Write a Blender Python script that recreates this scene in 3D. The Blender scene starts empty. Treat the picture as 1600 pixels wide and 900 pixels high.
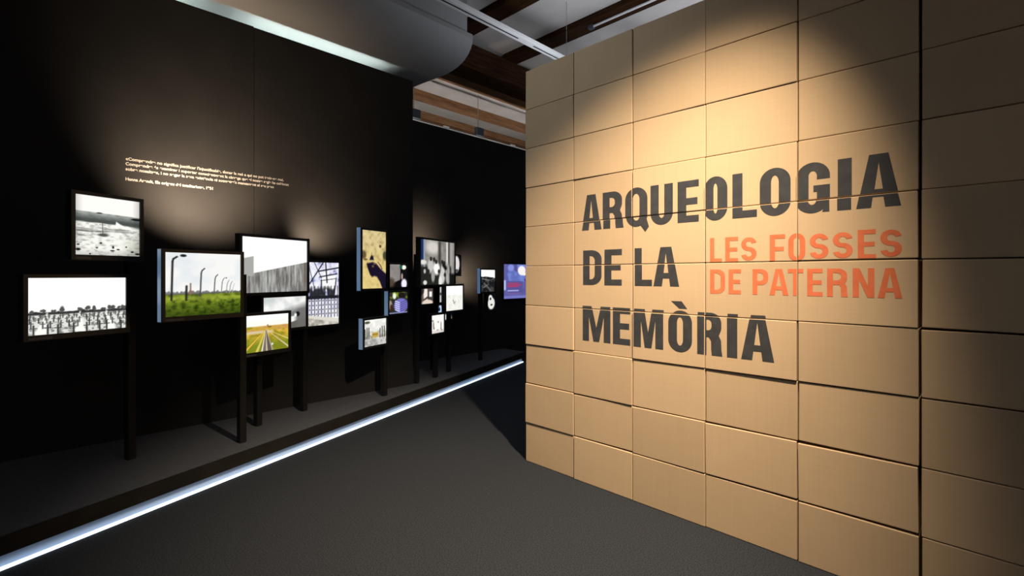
import bpy, bmesh, math, random
import numpy as np
from mathutils import Vector, Matrix

random.seed(7)
rng = np.random.default_rng(11)
scene = bpy.context.scene
C = scene.collection
R = math.radians

# ------------------------------------------------------------------ camera
cam_d = bpy.data.cameras.new('camera'); cam = bpy.data.objects.new('camera', cam_d); C.objects.link(cam)
cam_d.sensor_width = 36.0; cam_d.lens = 36.0 * 752 / 1600
cam_d.shift_y = -20 / 1600
cam_d.clip_start = 0.05
cam.location = (0, 0, 1.5)
cam.rotation_euler = (R(90), 0, -math.atan2(0.7128, 0.7014))
scene.camera = cam

# ------------------------------------------------------------------ world, lights, exposure
w = bpy.data.worlds.new('world'); scene.world = w; w.use_nodes = True
w.node_tree.nodes['Background'].inputs[0].default_value = (0.5, 0.55, 0.62, 1)
w.node_tree.nodes['Background'].inputs[1].default_value = 0.02
vs = scene.view_settings
vs.view_transform = 'Standard'; vs.look = 'None'; vs.gamma = 1; vs.exposure = 0.0
vs.use_curve_mapping = False

WARM = (1.0, 0.80, 0.56); WARM2 = (1.0, 0.74, 0.49)
def spot(name, loc, target, power, size, blend, color, radius=0.04):
    l = bpy.data.lights.new(name, 'SPOT'); l.energy = power; l.color = color
    l.spot_size = R(size); l.spot_blend = blend; l.shadow_soft_size = radius
    o = bpy.data.objects.new(name, l); C.objects.link(o); o.location = loc
    o.rotation_euler = (Vector(target) - Vector(loc)).to_track_quat('-Z', 'Y').to_euler()
    return o
# ceiling track spot above the frame, then an added cool fill for the boxes
spot('box_stack_spot', (1.55, 0.17, 4.28), (2.39, 2.21, 0.0), 2150, 62, 1.0, WARM, 0.05)
spot('aisle_fill', (0.30, 2.60, 4.60), (2.85, 2.50, 2.30), 110, 75, 1.0, (0.88, 0.95, 1.0), 0.08)
# small lamps tucked behind the light boxes, washing the black wall upwards
spot('quote_lamp', (0.92, 4.42, 1.88), (1.14, 5.0, 2.42), 240, 112, 1.0, WARM2, 0.03)
spot('gate_lamp', (2.02, 4.72, 1.80), (2.16, 5.0, 2.02), 48, 110, 1.0, WARM2, 0.03)
spot('crowd_lamp', (4.15, 5.75, 1.85), (4.22, 6.25, 2.02), 80, 100, 1.0, WARM2, 0.03)
spot('road_lamp', (5.05, 5.85, 1.42), (5.25, 6.25, 1.50), 55, 110, 1.0, WARM2, 0.03)
# added fill lights without fixtures, aimed up so the ceiling bounces ambient light
for x, y in ((6.2, 1.0), (8.2, 4.0), (6.0, -2.0)):
    spot('hall_fill', (x, y, 3.55), (x, y, 5.0), 190, 165, 1.0, (0.97, 0.96, 1.0), 0.2)
spot('ceiling_fill', (4.40, 3.00, 3.35), (4.2, 3.1, 5.0), 62, 170, 1.0, (0.92, 0.95, 1.0), 0.2)  # added unseen fill that brightens the front ceiling and bulkhead
spot('near_room_fill', (-1.6, -1.6, 3.30), (-1.6, -1.6, 5.0), 420, 165, 1.0, (0.90, 0.94, 1.0), 0.2)  # added fill behind the camera, lifts the dim box columns

# ------------------------------------------------------------------ material helpers
def mat(name, color, rough=0.6, metal=0.0, spec=0.5, noise=None, bump=None, emit=None):
    m = bpy.data.materials.new(name); m.use_nodes = True
    nt = m.node_tree; b = nt.nodes['Principled BSDF']
    b.inputs['Base Color'].default_value = (*color, 1); b.inputs['Roughness'].default_value = rough
    b.inputs['Metallic'].default_value = metal; b.inputs['Specular IOR Level'].default_value = spec
    if emit:
        b.inputs['Emission Color'].default_value = (*emit[0], 1); b.inputs['Emission Strength'].default_value = emit[1]
    tc = None
    if noise or bump:
        tc = nt.nodes.new('ShaderNodeTexCoord')
    if noise:   # (scale, (c1), (c2), stretch)
        mp = nt.nodes.new('ShaderNodeMapping'); mp.inputs['Scale'].default_value = noise[3] if len(noise) > 3 else (1, 1, 1)
        nt.links.new(tc.outputs['Object'], mp.inputs[0])
        n = nt.nodes.new('ShaderNodeTexNoise'); n.inputs['Scale'].default_value = noise[0]; n.inputs['Detail'].default_value = 6
        nt.links.new(mp.outputs[0], n.inputs['Vector'])
        r = nt.nodes.new('ShaderNodeValToRGB')
        r.color_ramp.elements[0].position = 0.33; r.color_ramp.elements[1].position = 0.67
        r.color_ramp.elements[0].color = (*noise[1], 1); r.color_ramp.elements[1].color = (*noise[2], 1)
        nt.links.new(n.outputs['Fac'], r.inputs[0]); nt.links.new(r.outputs[0], b.inputs['Base Color'])
    if bump:    # (scale, strength, distance, stretch)
        mp = nt.nodes.new('ShaderNodeMapping'); mp.inputs['Scale'].default_value = bump[3] if len(bump) > 3 else (1, 1, 1)
        nt.links.new(tc.outputs['Object'], mp.inputs[0])
        n = nt.nodes.new('ShaderNodeTexNoise'); n.inputs['Scale'].default_value = bump[0]; n.inputs['Detail'].default_value = 4
        nt.links.new(mp.outputs[0], n.inputs['Vector'])
        bp = nt.nodes.new('ShaderNodeBump'); bp.inputs['Strength'].default_value = bump[1]; bp.inputs['Distance'].default_value = bump[2]
        nt.links.new(n.outputs['Fac'], bp.inputs['Height']); nt.links.new(bp.outputs[0], b.inputs['Normal'])
    return m

def cardboard():
    m = bpy.data.materials.new('cardboard'); m.use_nodes = True
    nt = m.node_tree; b = nt.nodes['Principled BSDF']; N = nt.nodes.new; L = nt.links.new
    b.inputs['Roughness'].default_value = 0.75; b.inputs['Specular IOR Level'].default_value = 0.25
    tc = N('ShaderNodeTexCoord'); oi = N('ShaderNodeObjectInfo')
    add = N('ShaderNodeVectorMath'); add.operation = 'ADD'
    sc = N('ShaderNodeVectorMath'); sc.operation = 'SCALE'; sc.inputs['Scale'].default_value = 37.0
    cmb = N('ShaderNodeCombineXYZ')
    for i in range(3): L(oi.outputs['Random'], cmb.inputs[i])
    L(cmb.outputs[0], sc.inputs[0]); L(tc.outputs['Object'], add.inputs[0]); L(sc.outputs[0], add.inputs[1])
    # horizontal fibre streaks
    mp = N('ShaderNodeMapping'); mp.inputs['Scale'].default_value = (1, 3, 60); L(add.outputs[0], mp.inputs[0])
    n1 = N('ShaderNodeTexNoise'); n1.inputs['Scale'].default_value = 2.2; n1.inputs['Detail'].default_value = 5; L(mp.outputs[0], n1.inputs['Vector'])
    # vertical flute lines
    mp2 = N('ShaderNodeMapping'); mp2.inputs['Scale'].default_value = (1, 45, 1.2); L(add.outputs[0], mp2.inputs[0])
    n2 = N('ShaderNodeTexNoise'); n2.inputs['Scale'].default_value = 2.0; n2.inputs['Detail'].default_value = 3; L(mp2.outputs[0], n2.inputs['Vector'])
    n3 = N('ShaderNodeTexNoise'); n3.inputs['Scale'].default_value = 4.0; L(add.outputs[0], n3.inputs['Vector'])
    s = N('ShaderNodeMath'); s.operation = 'ADD'; L(n1.outputs['Fac'], s.inputs[0]); L(n2.outputs['Fac'], s.inputs[1])
    s2 = N('ShaderNodeMath'); s2.operation = 'ADD'; L(s.outputs[0], s2.inputs[0]); L(n3.outputs['Fac'], s2.inputs[1])
    mr = N('ShaderNodeMapRange'); mr.inputs['From Min'].default_value = 1.05; mr.inputs['From Max'].default_value = 1.95; L(s2.outputs[0], mr.inputs['Value'])
    mix = N('ShaderNodeMix'); mix.data_type = 'RGBA'
    mix.inputs['A'].default_value = (0.485, 0.350, 0.218, 1); mix.inputs['B'].default_value = (0.52, 0.378, 0.240, 1)
    L(mr.outputs[0], mix.inputs['Factor'])
    hv = N('ShaderNodeHueSaturation'); L(mix.outputs['Result'], hv.inputs['Color'])
    vr = N('ShaderNodeMapRange'); vr.inputs['To Min'].default_value = 0.92; vr.inputs['To Max'].default_value = 1.08; L(oi.outputs['Random'], vr.inputs['Value'])
    L(vr.outputs[0], hv.inputs['Value']); L(hv.outputs[0], b.inputs['Base Color'])
    bp = N('ShaderNodeBump'); bp.inputs['Strength'].default_value = 0.12; bp.inputs['Distance'].default_value = 0.0015
    L(s.outputs[0], bp.inputs['Height']); L(bp.outputs[0], b.inputs['Normal'])
    return m

def print_mat():
    m = bpy.data.materials.new('backlit_print'); m.use_nodes = True; nt = m.node_tree
    nt.nodes.remove(nt.nodes['Principled BSDF'])
    e = nt.nodes.new('ShaderNodeEmission'); a = nt.nodes.new('ShaderNodeAttribute'); a.attribute_name = 'print'
    nt.links.new(a.outputs['Color'], e.inputs['Color']); e.inputs['Strength'].default_value = 1.12
    nt.links.new(e.outputs[0], nt.nodes['Material Output'].inputs['Surface'])
    return m

M = dict(
    carpet=mat('carpet', (.1, .1, .1), 0.95, spec=0.1, noise=(150, (.0100, .0125, .0170), (.034, .0375, .0455)), bump=(330, 0.4, 0.002)),
    deck=mat('platform_deck', (.05, .05, .055), 0.8, spec=0.2, noise=(40, (.060, .066, .080), (.078, .084, .100))),
    fascia=mat('fascia', (.012, .011, .010), 0.6, spec=0.3, noise=(8, (.010, .009, .008), (.017, .015, .013))),
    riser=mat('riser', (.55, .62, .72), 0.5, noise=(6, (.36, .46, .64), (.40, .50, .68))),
    blackwall=mat('black_wall', (.03, .03, .032), 0.9, spec=0.06, noise=(3, (.0200, .0200, .0210), (.0245, .0245, .0255)), bump=(300, 0.1, 0.001)),
    plaster=mat('ceiling_plaster', (.6, .6, .6), 0.9, spec=0.1, noise=(2.5, (.56, .55, .55), (.64, .63, .63)), bump=(30, 0.15, 0.004)),
    roomwall=mat('room_wall', (.3, .3, .3), 0.9, spec=0.1, noise=(2, (.20, .20, .20), (.25, .25, .25))),
    bulkhead=mat('bulkhead_paint', (.4, .4, .41), 0.85, spec=0.15, noise=(1.5, (.290, .295, .305), (.315, .320, .330))),
    darkwood=mat('dark_wood', (.07, .035, .02), 0.85, spec=0.1, noise=(3, (.030, .013, .006), (.085, .037, .018), (1, 14, 14)), bump=(6, 0.3, 0.01, (1, 14, 14))),
    joistwood=mat('joist_wood', (.07, .035, .02), 0.85, spec=0.1, noise=(3, (.018, .0075, .0025), (.050, .021, .007), (14, 1, 14)), bump=(6, 0.3, 0.01, (14, 1, 14))),
    wood=mat('brown_wood', (.25, .13, .06), 0.85, spec=0.1, noise=(3, (.17, .085, .042), (.31, .17, .09), (1, 14, 14)), bump=(6, 0.3, 0.01, (1, 14, 14))),
    rail=mat('rail_white', (.62, .64, .66), 0.4, noise=(5, (.80, .82, .85), (.84, .86, .89))),
    slot=mat('rail_slot', (.02, .025, .03), 0.5, noise=(9, (.018, .022, .026), (.026, .03, .034))),
    blue_grey=mat('blue_grey_metal', (.06, .08, .11), 0.5, noise=(9, (.055, .07, .10), (.07, .09, .12))),
    wire=mat('wire', (.35, .35, .36), 0.4, metal=0.6, noise=(40, (.33, .33, .34), (.38, .38, .39))),
    case=mat('case_black', (.014, .014, .015), 0.42, spec=0.45, noise=(30, (.012, .012, .013), (.017, .017, .018))),
    post=mat('post_black', (.009, .009, .010), 0.6, spec=0.25, noise=(20, (.008, .008, .009), (.011, .011, .012))),
    caption=mat('caption_film', (.10, .10, .10), 0.5, noise=(120, (.04, .04, .04), (.17, .17, .17), (8, 1, 1))),
    cardboard=cardboard(), backlit=print_mat(),
    black_ink=mat('black_ink', (.03, .03, .035), 0.55, spec=0.35, noise=(20, (.037, .038, .043), (.048, .050, .056))),
    orange_ink=mat('orange_ink', (.70, .14, .05), 0.6, spec=0.3, noise=(20, (.62, .15, .065), (.70, .18, .08))),
    white_vinyl=mat('white_vinyl', (.75, .72, .68), 0.6, noise=(20, (.34, .33, .32), (.38, .37, .36))),
    led=mat('led_strip', (.8, .9, 1), 0.5, emit=((.72, .87, 1.0), 1.9)),
    edge=mat('side_glow', (.3, .4, .5), 0.3, emit=((.22, .42, .78), 0.24)),  # bluish sheen of the case sides, put in as emission
    tube=mat('fluorescent_tube', (.9, .95, .9), 0.4, emit=((.86, 1.0, .90), 62.0)),
    uptube=mat('warm_tube', (.95, .9, .85), 0.4, emit=((1.0, .90, .80), 42.0)),
)

# ------------------------------------------------------------------ mesh helpers
def obj(name, bm, m, parent=None, smooth=False):
    me = bpy.data.meshes.new(name); bmesh.ops.recalc_face_normals(bm, faces=bm.faces[:]); bm.to_mesh(me); bm.free()
    if smooth:
        for p in me.polygons: p.use_smooth = True
    if m: me.materials.append(M[m])
    o = bpy.data.objects.new(name, me); C.objects.link(o); o.parent = parent
    return o
def bx(bm, x0, x1, y0, y1, z0, z1, bevel=0.0, seg=1):
    v = [bm.verts.new(p) for p in ((x0,y0,z0),(x1,y0,z0),(x1,y1,z0),(x0,y1,z0),(x0,y0,z1),(x1,y0,z1),(x1,y1,z1),(x0,y1,z1))]
    fs = [bm.faces.new([v[i] for i in q]) for q in ((3,2,1,0),(4,5,6,7),(0,1,5,4),(1,2,6,5),(2,3,7,6),(3,0,4,7))]
    if bevel:
        es = {e for f in fs for e in f.edges}
        bmesh.ops.bevel(bm, geom=list(es), offset=bevel, segments=seg, affect='EDGES', profile=0.5)
    return bm
def box(name, x0, x1, y0, y1, z0, z1, m, parent=None, bevel=0.0, seg=1):
    return obj(name, bx(bmesh.new(), x0, x1, y0, y1, z0, z1, bevel, seg), m, parent)
def prism_z(name, pts, z0, z1, m, parent=None):          # polygon in plan, extruded upwards
    bm = bmesh.new(); lo = [bm.verts.new((x, y, z0)) for x, y in pts]; hi = [bm.verts.new((x, y, z1)) for x, y in pts]
    bm.faces.new(lo[::-1]); bm.faces.new(hi)
    for i in range(len(pts)): j = (i+1) % len(pts); bm.faces.new((lo[i], lo[j], hi[j], hi[i]))
    return obj(name, bm, m, parent)
def tube_between(bm, a, b, r, n=10):
    a, b = Vector(a), Vector(b); d = (b-a).normalized(); q = d.to_track_quat('Z', 'Y')
    ra = [bm.verts.new(a + q @ Vector((r*math.cos(t), r*math.sin(t), 0))) for t in [2*math.pi*i/n for i in range(n)]]
    rb = [bm.verts.new(b + q @ Vector((r*math.cos(t), r*math.sin(t), 0))) for t in [2*math.pi*i/n for i in range(n)]]
    bm.faces.new(ra[::-1]); bm.faces.new(rb)
    for i in range(n): j = (i+1) % n; bm.faces.new((ra[i], ra[j], rb[j], rb[i]))
    return bm
def tag(o, label=None, cat=None, group=None, kind=None):
    if label: o['label'] = label
    if cat: o['category'] = cat
    if group: o['group'] = group
    if kind: o['kind'] = kind
    return o
def thing(name, label, cat, loc=(0, 0, 0), rz=0, group=None):
    o = bpy.data.objects.new(name, None); C.objects.link(o); o.location = loc; o.rotation_euler = (0, 0, rz); o.empty_display_size = 0.1
    return tag(o, label, cat, group)
def struct(o, label): return tag(o, label, kind='structure')

# ------------------------------------------------------------------ the room (x runs along the black wall, y towards it)
struct(box('floor', -4, 11, -4, 9.2, -0.1, 0.0, 'carpet'), 'dark grey speckled carpet floor of the exhibition aisle')
WT = 3.876   # top of the black partitions
wall = box('wall_left', 1.557, 3.35, 5.0, 5.09, 0.0, WT, 'blackwall')
struct(wall, 'tall matt black partition carrying a small white printed quote')
for k, (a, b) in enumerate(((-0.238, 1.553), (-2.033, -0.242), (-4.0, -2.037))):
    box('panel', a, b, 5.0, 5.09, 0.0, WT + (0.006 if k == 0 else 0), 'blackwall', wall)
struct(box('wall_back', 3.0, 9.6, 6.25, 6.34, 0.0, WT, 'blackwall'), 'matt black partition set further back under the brown beams')
struct(box('wall_rear', -4, 11, 9.2, 9.3, 0, 4.98, 'roomwall'), 'plain grey wall of the hall behind the partitions')
struct(box('wall_right', 11, 11.1, -4, 9.2, 0, 4.98, 'roomwall'), 'plain grey wall at the end of the hall')
struct(box('wall_side', -4.1, -4, -4, 9.2, 0, 4.98, 'roomwall'), 'plain grey wall at the near end of the hall')
struct(box('wall_front', -4, 11, -4.1, -4, 0, 4.98, 'roomwall'), 'plain grey wall opposite the black partitions')
ceil = struct(box('ceiling', -4, 11, -4, 5.5, 4.98, 5.08, 'plaster'), 'pale plaster ceiling between dark wooden joists')
box('rear_panel', -4, 11, 5.5, 9.2, 4.73, 5.08, 'plaster', ceil)
for k in range(-7, 6):
    u = 4.21 + 1.1*k
    if u < -4 or u > 10.6: continue
    box('joist', u, u+0.28, -4, 5.42, 4.90, 4.99, 'joistwood', ceil, bevel=0.006)
box('girder', -4, 11, 5.40, 5.79, 4.55, 4.92, 'darkwood', ceil, bevel=0.012)
for a, b in ((5.88, 6.175), (7.02, 7.21), (7.90, 8.11), (8.75, 8.95)):
    box('beam', -4, 11, a, b, 4.60, 4.74, 'wood', ceil, bevel=0.008)

# curved bulkhead above the black wall
prof = [(4.37, 4.89), (4.37, 4.372), (4.272, 4.312), (4.268, 4.26), (4.275, 4.21), (4.30, 4.158), (4.345, 4.108), (4.43, 4.052), (4.53, 4.018), (4.64, 4.000),
        (4.76, 3.993), (4.90, 3.996), (5.10, 4.010), (5.30, 4.022), (5.55, 4.030), (5.80, 4.03), (6.05, 4.10), (6.10, 4.5), (6.10, 4.53), (5.37, 4.53), (5.37, 4.89)]
bm = bmesh.new(); A_ = [bm.verts.new((-3.98, y, z)) for y, z in prof]; B_ = [bm.verts.new((3.685, y, z)) for y, z in prof]
bm.faces.new(A_); bm.faces.new(B_[::-1])
for i in range(len(prof)): j = (i+1) % len(prof); bm.faces.new((A_[i], B_[i], B_[j], A_[j]))
bh = struct(obj('bulkhead', bm, 'bulkhead'), 'grey plaster bulkhead with a rounded belly above the black partition')
for p in bh.data.polygons:
    if 3 <= p.index - 2 <= 15: p.use_smooth = True
bh.name = 'trim_1'

# ------------------------------------------------------------------ platform with light strip along its foot
def fl(u): return 3.551 + (u + 0.081) * (5.672 - 3.551) / (6.05 + 0.081)     # floor line of the platform front
th = math.atan2(5.672 - 3.551, 6.05 + 0.081); nx, ny = -math.sin(th), math.cos(th)   # pointing under the platform
def front(u, d): return (u + nx*d, fl(u) + ny*d)
plat = thing('display_platform', 'low dark platform along the black partitions with a glowing foot', 'platform', (1.5, fl(1.5), 0))
def rel(o, p): o.parent = p; o.matrix_parent_inverse = Matrix.Translation(p.location).inverted(); return o
U0, U1 = -3.6, 6.12
rel(prism_z('deck', [front(U0, .022), front(U1, .022), (6.12, 6.24), (3.36, 6.24), (3.36, 4.992), (-3.6, 4.992)], 0.150, 0.170, 'deck'), plat)
rel(prism_z('fascia', [front(U0, 0), front(U1, 0), front(U1, .022), front(U0, .022)], 0.078, 0.170, 'fascia'), plat)
rel(prism_z('riser', [front(U0, .035), front(6.06, .035), front(6.06, .06), front(U0, .06)], 0.0, 0.150, 'riser'), plat)
rel(prism_z('end_panel', [front(6.08, .03), front(6.12, .03), (6.12, 6.24), (6.08, 6.24)], 0.0, 0.150, 'fascia'), plat)
led = rel(prism_z('led_strip', [front(U0, .004), front(6.05, .004), front(6.05, .020), front(U0, .020)], 0.001, 0.015, 'led'), plat)
led['label'] = 'cold white light strip'

# ------------------------------------------------------------------ backlit photographs: colour pictures drawn by numpy, stored per vertex
def srgb(c): c = np.clip(c, 0, 1); return np.where(c <= 0.04045, c/12.92, ((c+0.055)/1.055)**2.4)
def noise(h, w, gx, gy, seed):
    g = np.random.default_rng(seed).random((gy+2, gx+2))
    y = np.linspace(0, gy, h); x = np.linspace(0, gx, w)
    yi = y.astype(int); xi = x.astype(int); fy = (y-yi)[:, None]; fx = (x-xi)[None, :]
    fy = fy*fy*(3-2*fy); fx = fx*fx*(3-2*fx)
    return (g[np.ix_(yi, xi)]*(1-fy)*(1-fx) + g[np.ix_(yi, xi+1)]*(1-fy)*fx + g[np.ix_(yi+1, xi)]*fy*(1-fx) + g[np.ix_(yi+1, xi+1)]*fy*fx)
def fbm(h, w, gx, gy, seed, o=3):
    return sum(noise(h, w, gx*2**i, gy*2**i, seed+i)/2**i for i in range(o)) / sum(1/2**i for i in range(o))
class Pic:
    def __init__(s, W, H, bg):
        s.W, s.H = W, H; s.x = np.linspace(0, 1, W)[None, :]*np.ones((H, 1)); s.y = np.linspace(0, 1, H)[:, None]*np.ones((1, W))
        s.c = np.ones((H, W, 3))*np.array(bg)
    def put(s, m, col):
        m = np.clip(m, 0, 1)[..., None]; s.c = s.c*(1-m) + np.asarray(col)*m
    def soft(s, d, k): return np.clip(d/k + 0.5, 0, 1)                 # 1 where d > 0
    def line(s, x0, y0, x1, y1, t, col, asp=1.0):
        dx, dy = (x1-x0), (y1-y0)*asp; L2 = dx*dx + dy*dy + 1e-9
        q = np.clip(((s.x-x0)*dx + (s.y-y0)*asp*dy)/L2, 0, 1)
        d = np.hypot(s.x-x0-q*dx, (s.y-y0)*asp-q*dy); s.put(s.soft(t/2-d, max(t*.5, .008)), col)
    def ell(s, cx, cy, rx, ry, col, k=.25):
        d = 1-np.hypot((s.x-cx)/rx, (s.y-cy)/ry); s.put(s.soft(d, k), col)
    def quad(s, x0, x1, y0, y1, col, k=.015):
        s.put(s.soft(s.x-x0, k)*s.soft(x1-s.x, k)*s.soft(s.y-y0, k)*s.soft(y1-s.y, k), col)
    def poly(s, pts, col, k=.012):
        n = len(pts); ins = np.zeros(s.x.shape, bool); dm = np.full(s.x.shape, 9.)
        for i in range(n):
            (ax, ay), (bx_, by) = pts[i], pts[(i+1) % n]
            if ay != by: ins ^= ((ay > s.y) != (by > s.y)) & (s.x < (bx_-ax)*(s.y-ay)/(by-ay)+ax)
            dx, dy = bx_-ax, by-ay; q = np.clip(((s.x-ax)*dx+(s.y-ay)*dy)/(dx*dx+dy*dy+1e-9), 0, 1); dm = np.minimum(dm, np.hypot(s.x-ax-q*dx, s.y-ay-q*dy))
        s.put(s.soft(np.where(ins, dm, -dm), k), col)
    def mul(s, f): s.c = s.c*f[..., None]

def pic_crosses():
    p = Pic(190, 128, (.985, .975, .96)); r = np.random.default_rng(1)
    hz = .375; g = fbm(p.H, p.W, 30, 24, 5)
    p.put(p.soft(hz-p.y, .02), (.86, .86, .84)); p.put(p.soft(hz-p.y, .02)*np.clip((g-.5)*3.5, 0, .75), (.35, .35, .34))
    t = noise(p.H, p.W, 28, 1, 3)[0][None, :]*np.ones((p.H, 1))
    p.put(p.soft(hz+.015+.05*np.clip(t-.45, 0, 1)-p.y, .015)*p.soft(p.y-hz+.03, .02), (.2, .2, .2))
    for x, s in ((.04,.04),(.14,.05),(.24,.04),(.315,.075),(.50,.06),(.575,.07),(.65,.065),(.75,.04),(.81,.07),(.86,.06),(.93,.055),(.98,.06)):
        [p.ell(x+.012*(r.random()-.5)*3, hz+s*(.5+.5*r.random()), .008+s*.16*r.random(), s*(.25+.3*r.random()), (.30, .30, .30), .9) for _ in range(6)]; p.line(x, hz, x, hz+s*.8, .006, (.35,)*3)
    for vx in (.18, .50, .78):                                          # paths between the grave rows
        for i in range(26):
            y = hz*(1-i/26); ww = .004+.05*(i/26); p.put(p.soft(ww-np.abs(p.x-vx-(vx-.5)*.2*(i/26)), .02)*p.soft(.01-np.abs(p.y-y), .01), (.95, .95, .93))
    for row, (y0, s) in enumerate(((.31,.05),(.25,.075),(.17,.10),(.08,.14))):
        n = (22, 15, 11, 8)[row]
        for i in range(n):
            x = (i+.2+.5*r.random())/n; yy = y0+.02*r.random()-.01; c = .16+.14*r.random()
            p.line(x, yy-s*.55, x, yy+s*.55, .006+.012*s/.14, (c, c, c), .68)
            p.line(x-s*.22, yy+s*.2, x+s*.22, yy+s*.2, .006+.006*s/.14, (c+.08,)*3, .68)
    return p
def pic_sand():
    p = Pic(150, 148, (.96, .95, .93)); g = fbm(p.H, p.W, 14, 30, 21, 4); g2 = fbm(p.H, p.W, 16, 34, 25, 4); g3 = fbm(p.H, p.W, 5, 9, 27)
    hz = .735-.03*p.x; p.put(p.soft(hz-p.y, .015), (.62, .64, .62)); p.put(p.soft(hz-p.y, .015)*np.clip((g-.35)*1.6, 0, .8), (.44, .46, .44))
    p.put(p.soft(.66-p.y-.03*p.x, .10)*p.soft(p.y-.555+.03*p.x, .03)*.9, (.26, .28, .27))
    edge = .565 - .035*p.x + .03*(g3-.5) - .10*np.clip(p.x-.72, 0, 1); m = p.soft(edge-p.y, .02)
    p.put(m, (.94, .94, .91)); p.put(m*np.clip((g2-.50)*2.2, 0, .55), (.55, .56, .52)); p.put(m*p.soft(p.x-.78, .2)*p.soft(.3-p.y, .3)*.4, (.55, .55, .48))
    for y0, x0, x1, d in ((.44,.0,.30,.5),(.405,.0,.45,.75),(.455,.42,.82,.6),(.42,.40,.90,.55),(.47,.30,.50,.35),(.33,.0,.22,.5),(.25,.08,.2,.4)):
        p.put(p.soft(p.x-x0, .12)*p.soft(x1-p.x, .12)*np.exp(-((p.y-y0-.015*(g3-.5))/.014)**2)*d*np.clip(g*1.8, 0, 1), (.25, .26, .24))
    p.poly([(.62,.60),(.68,.56),(.80,.50),(.98,.47),(.98,.455),(.60,.50)], (.96, .96, .94), .02)
    p.ell(.95, .668, .09, .022, (.1, .1, .1), .5); p.ell(.36, .722, .045, .012, (.2, .2, .2), .5)
    p.line(.41, .36, .405, .60, .010, (.3, .3, .3)); p.line(.36, .525, .455, .525, .009, (.3, .3, .3)); p.ell(.42, .35, .08, .028, (.30, .30, .29), .8)
    for x, y, a, b in ((.05,.09,.035,.02),(.38,.21,.018,.014),(.57,.145,.016,.025),(.56,.085,.035,.012),(.65,.11,.025,.012),(.78,.16,.015,.012),(.97,.04,.04,.018),(.05,.17,.02,.012),(.22,.02,.015,.012),(.32,.125,.02,.01),(.88,.075,.025,.015)):
        p.ell(x, y, a, b, (.10, .10, .09), .6)
    e = np.minimum(np.minimum(p.x, 1-p.x), np.minimum(p.y, 1.6-p.y)); p.mul(.80+.20*np.clip(e/.12, 0, 1)); return p
def pic_posts():
    p = Pic(150, 128, (.93, .93, .92)); g = fbm(p.H, p.W, 4, 5, 31); p.put(np.clip((g-.45)*1.6, 0, .6)*p.soft(p.y-.3, .1), (.82, .85, .88))
    p.put(p.soft(.35-p.y+.02*p.x, .02), (.30, .31, .27)); t = noise(p.H, p.W, 40, 1, 4)[0][None, :]*np.ones((p.H, 1)); p.put(p.soft(.36+.04*t-p.y, .015)*p.soft(p.y-.32, .02)*.8, (.36, .36, .36))
    gr = p.soft(.335-p.y+.015*p.x, .02); f = fbm(p.H, p.W, 18, 22, 41, 4)
    p.put(gr, (.34, .42, .10)); p.put(gr*np.clip((f-.45)*3, 0, 1), (.50, .57, .16)); p.put(gr*np.clip((.48-f)*4, 0, .9), (.17, .23, .06))
    p.put(gr*p.soft(.12-p.y, .25)*.65, (.11, .17, .03)); p.put(gr*np.exp(-((p.y-.28)/.04)**2)*.5, (.72, .74, .28))
    p.quad(.295, .335, .34, .40, (.55, .36, .28)); p.quad(.305, .325, .34, .52, (.52, .42, .37))
    for x, y0, y1, tk, c in ((.085,.26,.92,.026,.15),(.445,.31,.74,.020,.28),(.63,.34,.64,.016,.36),(.73,.345,.585,.012,.46),(.80,.35,.545,.011,.55),(.845,.345,.525,.011,.55),(.885,.35,.49,.008,.68)):
        p.line(x-.005, y0, x+.008, y1-.06, tk, (c,)*3, .86); p.line(x+.008, y1-.06, x+.018, y1-.02, tk*.9, (c,)*3, .86); p.line(x+.018, y1-.02, x+.018+tk*1.7, y1+.015, tk*.9, (c,)*3, .86)
    p.line(.26, .25, .265, .47, .028, (.17, .17, .15), .86); p.ell(.225, .955, .04, .022, (.13, .13, .13), .5); p.ell(.795, .60, .015, .01, (.4, .4, .4), .5)
    return p
def pic_concrete():
    p = Pic(140, 104, (.99, .985, .975)); top = .31 + .265*p.x; f = fbm(p.H, p.W, 30, 4, 51, 4)
    m = p.soft(top-p.y, .012); p.put(m, (.55, .55, .54)); p.put(m*np.clip((f-.45)*3, 0, 1), (.72, .72, .71)); p.put(m*np.clip((.47-f)*4, 0, 1), (.40, .38, .37))
    for i in range(22): x = i/22+.01; p.put(m*np.exp(-((p.x-x)/.004)**2)*.5, (.34, .33, .32))
    p.put(m*p.soft(p.x-.93, .02)*.5, (.40, .34, .32))
    p.quad(-.1, .165, .30, .665, (.64, .64, .63)); p.put(p.soft(.165-p.x, .01)*p.soft(p.y-(.61+.3*p.x), .02), (.99, .985, .975)); return p
def pic_shore():
    p = Pic(80, 60, (.93, .93, .92)); g = fbm(p.H, p.W, 5, 3, 61); p.put(np.clip((g-.4)*2, 0, .7), (.70, .73, .73))
    p.put(p.soft(.75-p.y-.4*(1-p.x), .25)*.9, (.40, .41, .41)); p.put(p.soft(.42-p.y-.15*(1-p.x), .04)*p.soft(.75-p.x, .1), (.92, .92, .9))
    p.put(p.soft(.10+.3*(p.x-.35)-p.y, .03), (.38, .37, .35)); p.put(p.soft(p.x-.78, .06)*p.soft(.6-p.y, .1)*.8, (.42, .41, .40))
    p.ell(.80, .43, .05, .08, (.08, .08, .08), .4); p.ell(.745, .40, .03, .06, (.93, .93, .93), .5); return p
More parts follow.
